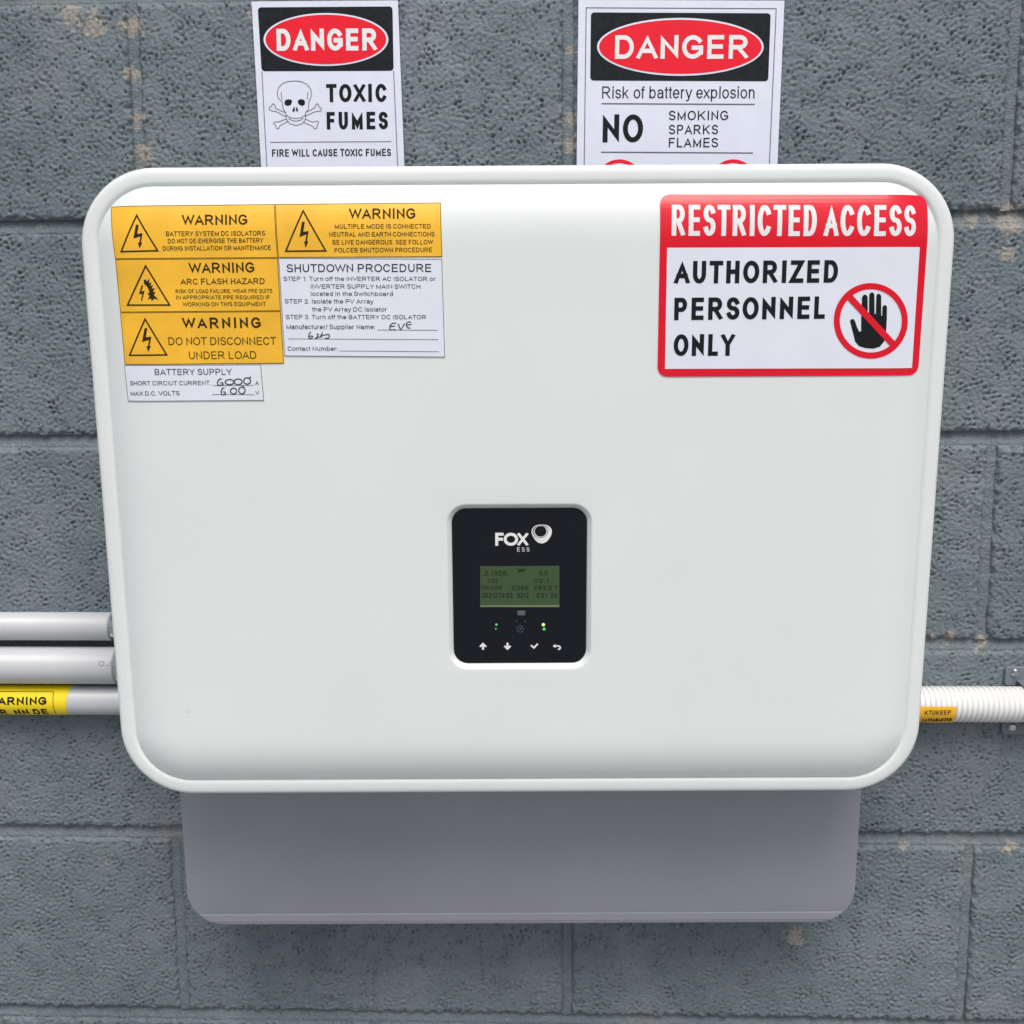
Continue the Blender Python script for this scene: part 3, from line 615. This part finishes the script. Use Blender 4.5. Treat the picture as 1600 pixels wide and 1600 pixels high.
# ------------------------------------------------------------------ stickers on the cover
def sticker(name, quad, material, label, cat, surf=face, thick=0.0004, radius=0.0, part='backing_sheet', border='brownink'):
    inset = lambda Q, d: [(x+d*sx, y+d*sy) for (x, y), (sx, sy) in zip(Q, ((1, 1), (-1, 1), (-1, -1), (1, -1)))]
    bl, br = surf.P(*quad[3]), surf.P(*quad[2]); t = Thing(name, surf, ((bl[0]+br[0])/2, min(bl[1], br[1])))
    t.slab(part, quad, material, thick, 0.0001, radius); tag(t.root, label, cat); t.h = thick+0.00025
    if border: t.joined('printed_border', [(inset(quad, 0.7), True)], 0.8, border, t.h-0.0001)
    return t
def bolt_sign(t, apex, bl, br, sw=2.3, parent=None):
    t.lines('hazard_triangle', [([apex, br, bl], True)], sw, 'brownink', t.h)
def bolt_pts(ox, oy, sx, sy):
    raw = [(412, 272), (432, 272), (421, 335), (459, 331), (447, 394), (456, 396), (438, 437), (426, 396), (436, 396), (443, 352), (395, 368)]
    return [(ox+(x-395)*sx, oy+(y-272)*sy) for x, y in raw]
def z1(x, y): return (120+x/4.444, 290+y/4.444)
def z2(x, y): return (420+x/5.333, 300+y/5.333)
B1 = 0.014
t = sticker('warning_sticker', [(174, 323), (430, 319), (434.4, 403), (180, 405)], 'yellow', 'amber warning sticker about battery system isolators, with lightning bolt triangle at the cover corner', 'warning sticker')
t.text('lettering', 'WARNING', (284.3, 352), (386.8, 351.2), 16.2, 'brownink', t.h, 0.17)
t.text('lettering', 'BATTERY SYSTEM DC ISOLATORS', (260, 369.2), (414.5, 368.2), 7.6, 'brownink', t.h, 0.145)
t.text('lettering', 'DO NOT DE-ENERGISE THE BATTERY', (263, 380.5), (412, 379.2), 7.4, 'brownink', t.h, 0.145)
t.text('lettering', 'DURING INSTALLATION OR MAINTENANCE', (255, 392), (423.5, 390.6), 7.4, 'brownink', t.h, 0.145)
bolt_sign(t, (214, 336.5), (189.8, 393.3), (246.8, 391.8)); t.poly('lightning_bolt', bolt_pts(*z1(395, 272), 1/4.444, 1/4.444), 'brownink', t.h)
t = sticker('warning_sticker', [(180.2, 405.3), (434.4, 403.2), (439, 486), (188, 488)], 'yellow', 'amber arc flash hazard warning sticker with burst figure inside its triangle', 'warning sticker')
t.text('lettering', 'WARNING', (295.5, 427), (398, 425.8), 16.2, 'brownink', t.h, 0.17)
t.text('lettering', 'ARC FLASH HAZARD', (282.5, 444.8), (414, 443.8), 9.4, 'brownink', t.h, 0.15)
t.text('lettering', 'RISK OF LOAD FAILURE. WEAR PPE SUITS', (275, 458.2), (426, 457.6), 6.2, 'brownink', t.h, 0.145)
t.text('lettering', 'IN APPROPRIATE PPE REQUIRED IF', (276, 467.8), (422, 467.6), 6.2, 'brownink', t.h, 0.145)
t.text('lettering', 'WORKING ON THIS EQUIPMENT', (286, 478.8), (416, 478), 6.6, 'brownink', t.h, 0.145)
bolt_sign(t, (228, 415.5), (199.8, 476.7), (265.4, 476.6)); 
t.poly('lightning_bolt', [z1(*q) for q in [(452, 690), (462, 695), (450, 735), (472, 730), (455, 800), (447, 798), (456, 752), (434, 752)]], 'brownink', t.h)
t.multi('burst_figure', [[z1(*q) for q in c] for c in ([(466, 655), (482, 652), (490, 668), (505, 642), (505, 678), (522, 672), (512, 698), (532, 690), (522, 715), (545, 712), (530, 735), (548, 742), (536, 760), (556, 778), (570, 794), (540, 784), (522, 803), (516, 782), (494, 792), (508, 765), (492, 752), (508, 740), (490, 700), (468, 680)],)], 'brownink', t.h)
t = sticker('warning_sticker', [(188, 488.3), (439, 486.3), (444, 568), (195, 569.6)], 'yellow', 'amber warning sticker reading do not disconnect under load', 'warning sticker')
t.text('lettering', 'WARNING', (285, 513.3), (408, 512.6), 17, 'brownink', t.h, 0.19, track=0.13)
t.text('lettering', 'DO NOT DISCONNECT', (264, 539.2), (432, 538.8), 12.2, 'brownink', t.h, 0.12)
t.text('lettering', 'UNDER LOAD', (296, 561.2), (401, 560.5), 12, 'brownink', t.h, 0.12)
bolt_sign(t, (227, 498.5), (203, 555), (260.8, 554.4)); t.poly('lightning_bolt', bolt_pts(*z1(455, 990), 1/4.444, 1/4.444), 'brownink', t.h)
t = sticker('warning_sticker', [(430.4, 318.9), (689, 316.5), (691.3, 401.6), (434.7, 402.8)], 'yellow', 'amber warning sticker about multiple connections, with four small lines, above the shutdown notice', 'warning sticker')
t.text('lettering', 'WARNING', (545, 342.2), (649, 341.8), 16.4, 'brownink', t.h, 0.17)
t.text('lettering', 'MULTIPLE MODE IS CONNECTED', (523.5, 357.5), (673, 357.1), 7.2, 'brownink', t.h, 0.145)
t.text('lettering', 'NEUTRAL AND EARTH CONNECTIONS', (515, 369.8), (679, 369.5), 7.2, 'brownink', t.h, 0.145)
t.text('lettering', 'BE LIVE DANGEROUS. SEE FOLLOW', (520, 382.2), (677, 381.8), 7.2, 'brownink', t.h, 0.145)
t.text('lettering', 'POLCEB SHUTDOWN PROCEDURE', (523, 394.6), (675, 394), 7.2, 'brownink', t.h, 0.145)
bolt_sign(t, (474, 329.5), (446.8, 392.6), (509.2, 392)); t.poly('lightning_bolt', bolt_pts(*z2(258, 248), 1.18/5.333, 1.32/5.333), 'brownink', t.h)
t = sticker('shutdown_notice', [(435, 403.2), (691, 404.6), (695.6, 558.4), (444.4, 556.5)], 'white', 'white shutdown procedure sticker listing three steps with handwritten blanks', 'notice sticker')
t.text('lettering', 'SHUTDOWN PROCEDURE', (448.5, 425.4), (674, 425.0), 12.6, 'ink', t.h, 0.145)
for st, x0, x1, yb, cp in (('STEP 1. Turn off the INVERTER AC ISOLATOR or', 443.5, 680.5, 438.9, 6.7), ('INVERTER SUPPLY MAIN SWITCH', 486, 657, 451, 6.9), ('located in the Switchboard', 486, 614, 462.3, 6.7),
                           ('STEP 2. Isolate the PV Array', 445.5, 584, 474.2, 6.9), ('the PV Array DC Isolator', 488, 604.5, 486.7, 6.9), ('STEP 3. Turn off the BATTERY DC ISOLATOR', 447, 666, 498.6, 6.7),
                           ('Manufacturer/ Supplier Name:', 448, 586, 514.2, 7.2), ('Contact Number:', 450, 528, 548.1, 6.9)):
    t.text('lettering', st, (x0, yb), (x1, yb+0.2), cp, 'ink', t.h, 0.135)
t.lines('writing_line', [([(590, 515.6), (684, 516)], False), ([(450, 529.4), (685, 530.6)], False), ([(531, 548.3), (686, 549.5)], False)], 0.8, 'greyink', t.h)
def arc(cx, cy, rx, ry, a0, a1, n=12): return [(cx+rx*math.cos(math.radians(a0+(a1-a0)*k/n)), cy+ry*math.sin(math.radians(a0+(a1-a0)*k/n))) for k in range(n+1)]
hw = [[(1060, 1092), (1030, 1094), (1012, 1112), (1008, 1138), (1020, 1150), (1058, 1146)], [(1010, 1122), (1052, 1116)], [(1078, 1098), (1098, 1148), (1104, 1146), (1134, 1094)], arc(1172, 1108, 26, 26, -60, -290, 12), [(1148, 1110), (1190, 1102)]]
hw2 = [[(352, 1166), (338, 1180), (332, 1206), (342, 1224), (360, 1218), (366, 1202), (352, 1198), (338, 1206)], [(384, 1222), (400, 1216), (398, 1224)], [(398, 1188), (412, 1184), (410, 1202), (398, 1214), (430, 1206), (448, 1168), (440, 1214)], [(440, 1196), (474, 1190), (500, 1186), (508, 1200), (498, 1218), (470, 1218)]]
for word in (hw, hw2): t.joined('handwriting', [([z2(*q) for q in s_], False) for s_ in word], 1.5, 'pen', t.h)
t = sticker('battery_supply_label', [(194, 570.2), (408, 569.3), (413, 626), (200, 627)], 'white', 'small white battery supply sticker with handwritten current and voltage figures', 'rating sticker')
t.text('lettering', 'BATTERY SUPPLY', (242.5, 586.1), (363, 585.6), 9.6, 'ink', t.h, 0.13)
t.text('lettering', 'SHORT CIRCIUT CURRENT.', (204, 602), (330, 601.6), 6.8, 'ink', t.h, 0.135)
t.text('lettering', 'MAX D.C. VOLTS', (205, 618), (281, 617.6), 6.8, 'ink', t.h, 0.145)
t.text('lettering', 'A', (399, 601.6), (405, 601.5), 6.6, 'ink', t.h, 0.135)
t.text('lettering', 'V', (399.6, 617.2), (405.6, 617.1), 6.6, 'ink', t.h, 0.135)
t.lines('writing_line', [([(333, 602.6), (397, 601.8)], False), ([(332, 616.4), (398, 616.6)], False)], 0.8, 'greyink', t.h)
six = lambda x, y, w_, h_: [(x+w_*a, y+h_*b) for a, b in ((0.75, 0.02), (0.3, 0.12), (0.05, 0.5), (0.12, 0.9), (0.55, 1.0), (0.95, 0.82), (0.85, 0.6), (0.45, 0.58))]
hw = [six(975, 1340, 46, 48), arc(1062, 1364, 30, 18, 0, 360, 16), arc(1122, 1362, 28, 20, 0, 360, 16), arc(1184, 1356, 24, 22, 0, 360, 16), [(1196, 1336), (1212, 1328)], six(1002, 1402, 34, 52), arc(1090, 1426, 22, 20, 0, 360, 14), arc(1148, 1422, 22, 24, 0, 360, 14), [(1150, 1400), (1160, 1390)]]
for word in (hw[:5], hw[5:]): t.joined('handwriting', [([z1(*q) for q in s_], False) for s_ in word], 1.7, 'pen', t.h)

# restricted access sign (adhesive, rounded corners)
def z3(x, y): return (1000+x/3.2, 280+y/3.2)
t = sticker('restricted_access_sign', [(1030.6, 303.6), (1448.5, 305.5), (1434.0, 585.6), (1027, 588.6)], 'red', 'red bordered restricted access sticker with crossed-out hand symbol on the white cover', 'sign', thick=0.0005, radius=0.0072, border=None)
t.poly('white_field', [z3(135, 343), z3(1397, 340), z3(1358, 943), z3(124, 948)], 'white', t.h)
t.text('heading_lettering', 'RESTRICTED', (1049, 368.4), (1275, 369), 48.5, 'print', t.h, 0.155)
t.text('heading_lettering', 'ACCESS', (1285.5, 369), (1430, 369.2), 48.5, 'print', t.h, 0.155)
h2 = t.h+0.0002
for st, x0, x1, ya, yb, cp in (('AUTHORIZED', 1052, 1308, 443.2, 441.6, 35.2), ('PERSONNEL', 1053, 1288, 500.3, 498, 35), ('ONLY', 1052, 1148, 556.2, 555.8, 34)):
    t.text('lettering', ' '.join(st) if False else st, (x0, ya), (x1, yb), cp, 'ink', h2, 0.20, track=0.03)
hand = [(1048, 708), (1056, 699), (1068, 700), (1074, 712), (1084, 742), (1096, 764), (1104, 758), (1104, 700), (1108, 590), (1116, 578), (1128, 577), (1136, 588), (1137, 672), (1143, 672), (1144, 578), (1151, 567), (1163, 566), (1170, 577), (1171, 674), (1177, 674),
        (1180, 582), (1186, 573), (1197, 574), (1204, 584), (1204, 682), (1209, 682), (1210, 640), (1216, 630), (1226, 629), (1233, 638), (1232, 700), (1228, 770), (1218, 812), (1196, 838), (1164, 847), (1124, 844), (1094, 834), (1074, 812), (1066, 780), (1056, 740)]
t.poly('hand_symbol', [z3(*q) for q in hand], 'ink', h2)
C0 = z3(1152, 708); A_ = ellipse(C0[0], C0[1], 57.8, 59, 64); B_ = ellipse(C0[0], C0[1], 48.4, 49.4, 64)
t.add('prohibition_ring', [face.P(*q) for q in A_+B_], ringfaces(A_, B_), 'red', h2+0.0001)
t.line('prohibition_bar', [z3(1048, 592), z3(1262, 824)], 9.6, 'red', h2+0.0002)

# ------------------------------------------------------------------ danger signs on the wall
wsurf = Flat((0, -0.0022, 0), (1, 0, 0), (0, 0, 1)); wsurf.depth = None
def z5(x, y): return (380+x/5.714, y/5.714)
t = sticker('danger_sign', [(393.6, 3), (621.9, 1.5), (634.5, 322), (412.2, 322)], 'signwhite', 'white danger sign with skull and crossbones reading toxic fumes', 'sign', surf=wsurf, thick=0.0012, part='sign_sheet', border=None)
q = [z5(133, 70), z5(1335, 62), z5(1345, 636), z5(168, 640)]
t.poly('black_header', round_poly([wsurf.P(*a) for a in q], 0.003), 'blackpr', t.h, uv=True)
c5 = z5(742, 357)
t.poly('oval_border', ellipse(*c5, 97.4, 41.3), 'signwhite', t.h+0.0002); t.poly('red_oval', ellipse(*c5, 94.2, 38.6), 'red2', t.h+0.0004)
t.text('heading_lettering', 'DANGER', z5(305, 460), z5(1203, 456), 34.5, 'print', t.h+0.0006, 0.21)
t.text('lettering', 'TOXIC', z5(745, 916), z5(1285, 914), 28.4, 'ink', t.h, 0.21, track=0.06); t.text('lettering', 'FUMES', z5(750, 1160), z5(1297, 1157), 27.5, 'ink', t.h, 0.21, track=0.06)
t.text('lettering', 'FIRE WILL CAUSE TOXIC FUMES', z5(262, 1402), z5(1322, 1396), 11.6, 'ink', t.h, 0.18)
t.lines('border_line', [([z5(170, 640), (420.5, 318)], False), ([z5(1345, 636), (624.2, 318)], False)], 1.2, 'greyink', t.h)
t.line('rule_line', [z5(245, 1273), z5(1325, 1267)], 1.1, 'greyink', t.h)
def hull(pts, closed=True): return ([z5(*q) for q in pts], closed)
bones = []
for (x0, y0, x1, y1, sg) in ((258, 968, 680, 1122, 1), (680, 965, 285, 1120, -1)): pass
skull = [(385, 1012), (362, 980), (350, 910), (318, 880), (306, 835), (318, 790), (350, 752), (400, 732), (460, 726), (520, 732), (572, 756), (604, 796), (614, 838), (604, 880), (590, 912), (584, 975), (560, 1012), (556, 1075), (530, 1108), (475, 1122), (420, 1108), (390, 1072)]
bl = [[(386, 1012), (292, 970), (284, 936), (264, 930), (258, 950), (236, 964), (240, 986), (268, 996), (300, 1000), (386, 1046)],
      [(566, 1004), (640, 968), (654, 932), (672, 932), (680, 956), (702, 974), (696, 994), (668, 998), (644, 1000), (560, 1040)],
      [(392, 1064), (318, 1092), (284, 1092), (272, 1106), (290, 1118), (300, 1148), (318, 1154), (332, 1124), (408, 1086)],
      [(556, 1064), (622, 1094), (664, 1082), (678, 1094), (666, 1116), (658, 1148), (640, 1154), (626, 1132), (540, 1094)]]
t.joined('skull_and_crossbones', [hull(skull)]+[hull(b, False) for b in bl]+[hull([(340, 824), (350, 890)], False), hull([(582, 822), (574, 890)], False), hull([(386, 1030), (420, 1054), (475, 1062), (524, 1052), (560, 1026)], False), hull([(410, 1062), (440, 1080), (475, 1084), (512, 1078), (540, 1058)], False)], 1.1, 'greyink', t.h)
t.multi('skull_sockets', [[z5(*q) for q in [(372, 912), (384, 895), (410, 888), (436, 896), (440, 910), (430, 938), (404, 950), (380, 942), (372, 928)]], [z5(*q) for q in [(490, 908), (498, 894), (524, 888), (548, 896), (556, 914), (552, 938), (530, 950), (506, 940), (494, 926)]],
                          [z5(*q) for q in [(456, 954), (463, 964), (464, 998), (444, 1000), (442, 990)]], [z5(*q) for q in [(476, 956), (486, 964), (494, 994), (484, 1002), (474, 990)]]], 'ink', t.h)
def z6(x, y): return (880+x/4.324, y/4.324)
t = sticker('danger_sign', [(903.9, 0.4), (1225.3, 1.8), (1211.5, 322), (900.3, 322)], 'signwhite', 'white danger sign reading risk of battery explosion, no smoking, sparks, flames', 'sign', surf=wsurf, thick=0.0012, part='sign_sheet', border=None)
q = [z6(187, 87), z6(1400, 93), z6(1383, 552), z6(182, 547)]
t.poly('black_header', round_poly([wsurf.P(*a) for a in q], 0.003), 'blackpr', t.h, uv=True)
c6 = z6(790, 320)
t.poly('oval_border', ellipse(*c6, 130, 45.2), 'signwhite', t.h+0.0002); t.poly('red_oval', ellipse(*c6, 126.8, 42.2), 'red2', t.h+0.0004)
t.text('heading_lettering', 'DANGER', z6(348, 402), z6(1250, 401), 37, 'print', t.h+0.0006, 0.185)
t.text('lettering', 'Risk of battery explosion', z6(262, 668), z6(1290, 668), 19, 'ink', t.h, 0.11)
t.text('lettering', 'NO', z6(265, 965), z6(537, 965), 44, 'ink', t.h, 0.185)
for st, x1, yb in (('SMOKING', 1112, 815), ('SPARKS', 1044, 910), ('FLAMES', 1044, 998)): t.text('lettering', st, z6(712, yb), z6(x1, yb), 15, 'ink', t.h, 0.145, track=0.05)
t.lines('rule_line', [([z6(258, 703), z6(1293, 708)], False), ([z6(255, 1030), z6(1280, 1036)], False)], 1.8, 'greyink', t.h)
t.lines('border_line', [([(912, 318), z6(155, 56), z6(1437, 62), (1199, 318)], False)], 1.3, 'greyink', t.h)
for cx in (380, 1148):
    c = (z6(cx, 0)[0], 285.7); A_ = ellipse(*c, 36.4, 36.4, 48); B_ = ellipse(*c, 30.4, 30.4, 48)
    t.add('prohibition_ring', [wsurf.P(*q) for q in A_+B_], ringfaces(A_, B_), 'red2', t.h)

# ------------------------------------------------------------------ conduits on the left
def pipe_geo(py0, py1, px=90):
    """pipe lying on the wall whose outline in the photograph runs from py0 (top) to py1"""
    r = 0.0135
    for _ in range(20):
        yc = -r; a = Flat((0, yc, 0), (1, 0, 0), (0, 0, 1)); z_t = a.P(px, py0)[1]; z_b = a.P(px, py1)[1]; r = (z_t-z_b)/2*0.995
    return -r+0.0012, (z_t+z_b)/2, r
def tube(name, x0, x1, yc, zc, r, material, parent, n=40, ends=True):
    L = lambda x, rr: [(x, yc-rr*math.cos(2*math.pi*k/n), zc+rr*math.sin(2*math.pi*k/n)) for k in range(n)]
    loops = [L(x0, r-0.0008), L(x0+0.0008, r), L(x1-0.0008, r), L(x1, r-0.0008)]
    v, f = loft(loops, ends, ends); o = mesh(name, v, f, material, parent, True); o.data.set_sharp_from_angle(angle=math.radians(50)); return o
pg = [pipe_geo(957, 1000.5), pipe_geo(1011.5, 1068), pipe_geo(1071.5, 1116)]
labs = ['topmost pale grey plastic conduit entering behind the inverter', 'thick middle pale grey plastic conduit entering behind the inverter', 'lowest pale grey plastic conduit, wrapped with yellow warning tape']
tubes = []
for (yc, zc, r), lab, xe in zip(pg, labs, (172.5, 173.5, None)):
    root = empty('conduit', Matrix.Translation((-1.2, yc, zc))); tag(root, lab, 'conduit', 'grey conduits beside the inverter')
    S = Tube(yc, zc, r); tubes.append(S)
    xend = S.P(xe, 1000 if xe == 172.5 else 1040)[0] if xe else -0.16
    tube('pipe', -0.9, xend+1.2, 0, 0, r, 'pipe', root)
    # the run beyond the frame ends in a plain socket
    tube('socket', -0.93, -0.86, 0, 0, r+0.0016, 'pipe', root)
    if xe:
        tube('plated_coupling', xend+1.2-0.0005, xend+1.2+0.022, 0, 0, r-0.0012, 'metal', root)
        tube('sealing_ring', xend+1.2+0.006, xend+1.2+0.010, 0, 0, r-0.0004, 'gasket', root)
        tube('cable_gland', xend+1.2+0.021, xend+1.2+0.12, 0, 0, r*0.72, 'gasket', root)
# faint print on the middle conduit
S = tubes[1]; T = Thing.__new__(Thing); T.surf = S; T.root = [o for o in bpy.data.objects if o.get('label') == labs[1]][0]; T.b = (-1.2, 0)
T.text('faint_print', 'O J', (154, 1041), (172, 1041), 8, 'dimprint', 0.0001, 0.10)
# yellow tape on the lowest conduit
S = tubes[2]; u1 = S.P(103.5, 1095)[0]
t = Thing('pipe_marker_tape', S, (u1-0.12, 0)); tag(t.root, 'yellow warning tape wrapped around the lowest conduit', 'pipe marker')
n = 40
def tp(x, a, lift): return (x-(u1-0.12), -(S.r+lift)*math.cos(a), (S.r+lift)*math.sin(a))
V = []; F = []
for i in range(n+1):
    a = -2.2+4.4*i/n; sk = 0.0013*math.sin(a)
    V += [tp(u1-0.24, a, 0.0003), tp(u1+sk, a, 0.0003), tp(u1+sk, a, 0.0)]
for i in range(n):
    for k in range(2): b = i*3+k; F.append((b, b+1, b+4, b+3))
mesh('tape', V, F, 'marker', t.root, False)
t.text('lettering', 'WARNING', (-22, 1101.4), (73, 1101.2), 12.3, 'ink', 0.0005, 0.235)
t.text('lettering', 'DANNGR  NN DE', (-60, 1115.2), (77, 1115.0), 7.2, 'ink', 0.0005, 0.22)
t.lines('border_line', [([(-120, 1081), (79, 1080.6), (84, 1082), (83, 1095), (84, 1106), (88, 1114.6)], False)], 1.0, 'ink', 0.0005)

# ------------------------------------------------------------------ corrugated conduit on the right
yc, zc, r = pipe_geo(1073.5, 1127.8, 1520); S = Tube(yc, zc, r)
root = empty('corrugated_conduit', Matrix.Translation((0.36, yc, zc))); tag(root, 'white corrugated flexible conduit leaving the right side of the inverter', 'conduit')
loops = []; pitch = 0.0049; x = -0.14; n = 36
while x < 0.6:
    for dx, rr in ((0.0, r-0.0028), (0.0006, r-0.0026), (0.0010, r-0.0006), (0.0018, r), (0.0033, r), (0.0042, r-0.0006)):
        loops.append([(x+dx, -rr*math.cos(2*math.pi*k/n), rr*math.sin(2*math.pi*k/n)) for k in range(n)])
    x += pitch
v, f = loft(loops, True, True); mesh('corrugated_hose', v, f, 'flex', root, True)
u0, u1 = S.P(1425, 1115)[0], S.P(1493.5, 1115)[0]
t = Thing('hose_label', S, ((u0+u1)/2, 0)); tag(t.root, 'small amber label stuck along the white corrugated conduit', 'label')
a0 = S.P(1470, 1104)[1]/S.r; V = []; F = []; um = (u0+u1)/2
for i in range(25):
    a = a0-(a0+1.35)*i/24
    V += [(u0-um, -(S.r+0.0005)*math.cos(a), (S.r+0.0005)*math.sin(a)), (u1-um, -(S.r+0.0005)*math.cos(a), (S.r+0.0005)*math.sin(a)), (u1-um, -(S.r-0.0003)*math.cos(a), (S.r-0.0003)*math.sin(a))]
for i in range(24):
    for k in range(2): b = i*3+k; F.append((b, b+1, b+4, b+3))
mesh('label_sheet', V, F, 'yellow', t.root)
t.text('lettering', 'KTUKEEP', (1444, 1116.3), (1485, 1116.0), 6.6, 'brownink', 0.0007, 0.16)
t.text('lettering', 'LATTAHAKTER', (1440, 1126.2), (1486, 1125.8), 4.5, 'brownink', 0.0007, 0.2)
# saddle clip over the conduit
cx0 = S.P(1588.5, 1100)[0]; cx1 = cx0+0.034
root = empty('saddle_clip', Matrix.Translation(((cx0+cx1)/2, 0, zc-r-0.02))); tag(root, 'dark grey saddle clip holding the white corrugated conduit to the wall', 'pipe clip')
zo = r+0.02; hw_ = (cx1-cx0)/2-0.011
pr = [(-0.0005, zo-r-0.017), (-0.0030, zo-r-0.017)]; arcp = []
outer = [(-0.0034, -r-0.003)]+[(yc-(r+0.0022)*math.cos(a), (r+0.0022)*math.sin(a)) for a in np.linspace(-1.35, 1.35, 24)]+[(-0.0034, r+0.003)]
inner = [(0.0006, -r-0.003)]+[(yc-(r+0.0002)*math.cos(a), (r+0.0002)*math.sin(a)) for a in np.linspace(-1.35, 1.35, 24)]+[(0.0006, r+0.003)]
for zt in (r+0.02+r+0.0065, r+0.02-r-0.0085):                       # the two fixing tabs
    hz_ = 0.0095
    v, f = loft([[(u, y, z) for u, z in rrect(0, zt, (cx1-cx0)/2-i_, hz_-i_, 0.0035-i_, 2, 5)] for i_, y in ((0, 0.0008), (0, -0.0024), (0.0008, -0.0033))], False, True)
    mesh('fixing_tab', v, f, 'clip', root)
N = len(outer); V = []; F = []
for (yo, zo_), (yi, zi) in zip(outer, inner):
    for sx in (-1, 1): V += [(sx*hw_, yo, zo_+r+0.02), (sx*hw_, yi, zi+r+0.02)]
for i in range(N-1):
    a = i*4; b = a+4
    F += [(a, a+2, b+2, b), (a+1, a+3, b+3, b+1), (a, a+1, b+1, b), (a+2, a+3, b+3, b+2)]
F += [(0, 1, 3, 2), ((N-1)*4, (N-1)*4+1, (N-1)*4+3, (N-1)*4+2)]
mesh('strap', V, F, 'clip', root)
for zz in (0.0100, 2*r+0.0300):
    hd = [[(-0.0075+rr*math.cos(2*math.pi*k/16), y, zz+rr*math.sin(2*math.pi*k/16)) for k in range(16)] for rr, y in ((0.0042, -0.003), (0.0042, -0.0042), (0.0030, -0.0056))]
    v, f = loft(hd, False, True); mesh('screw', v, f, 'metal', root, False)
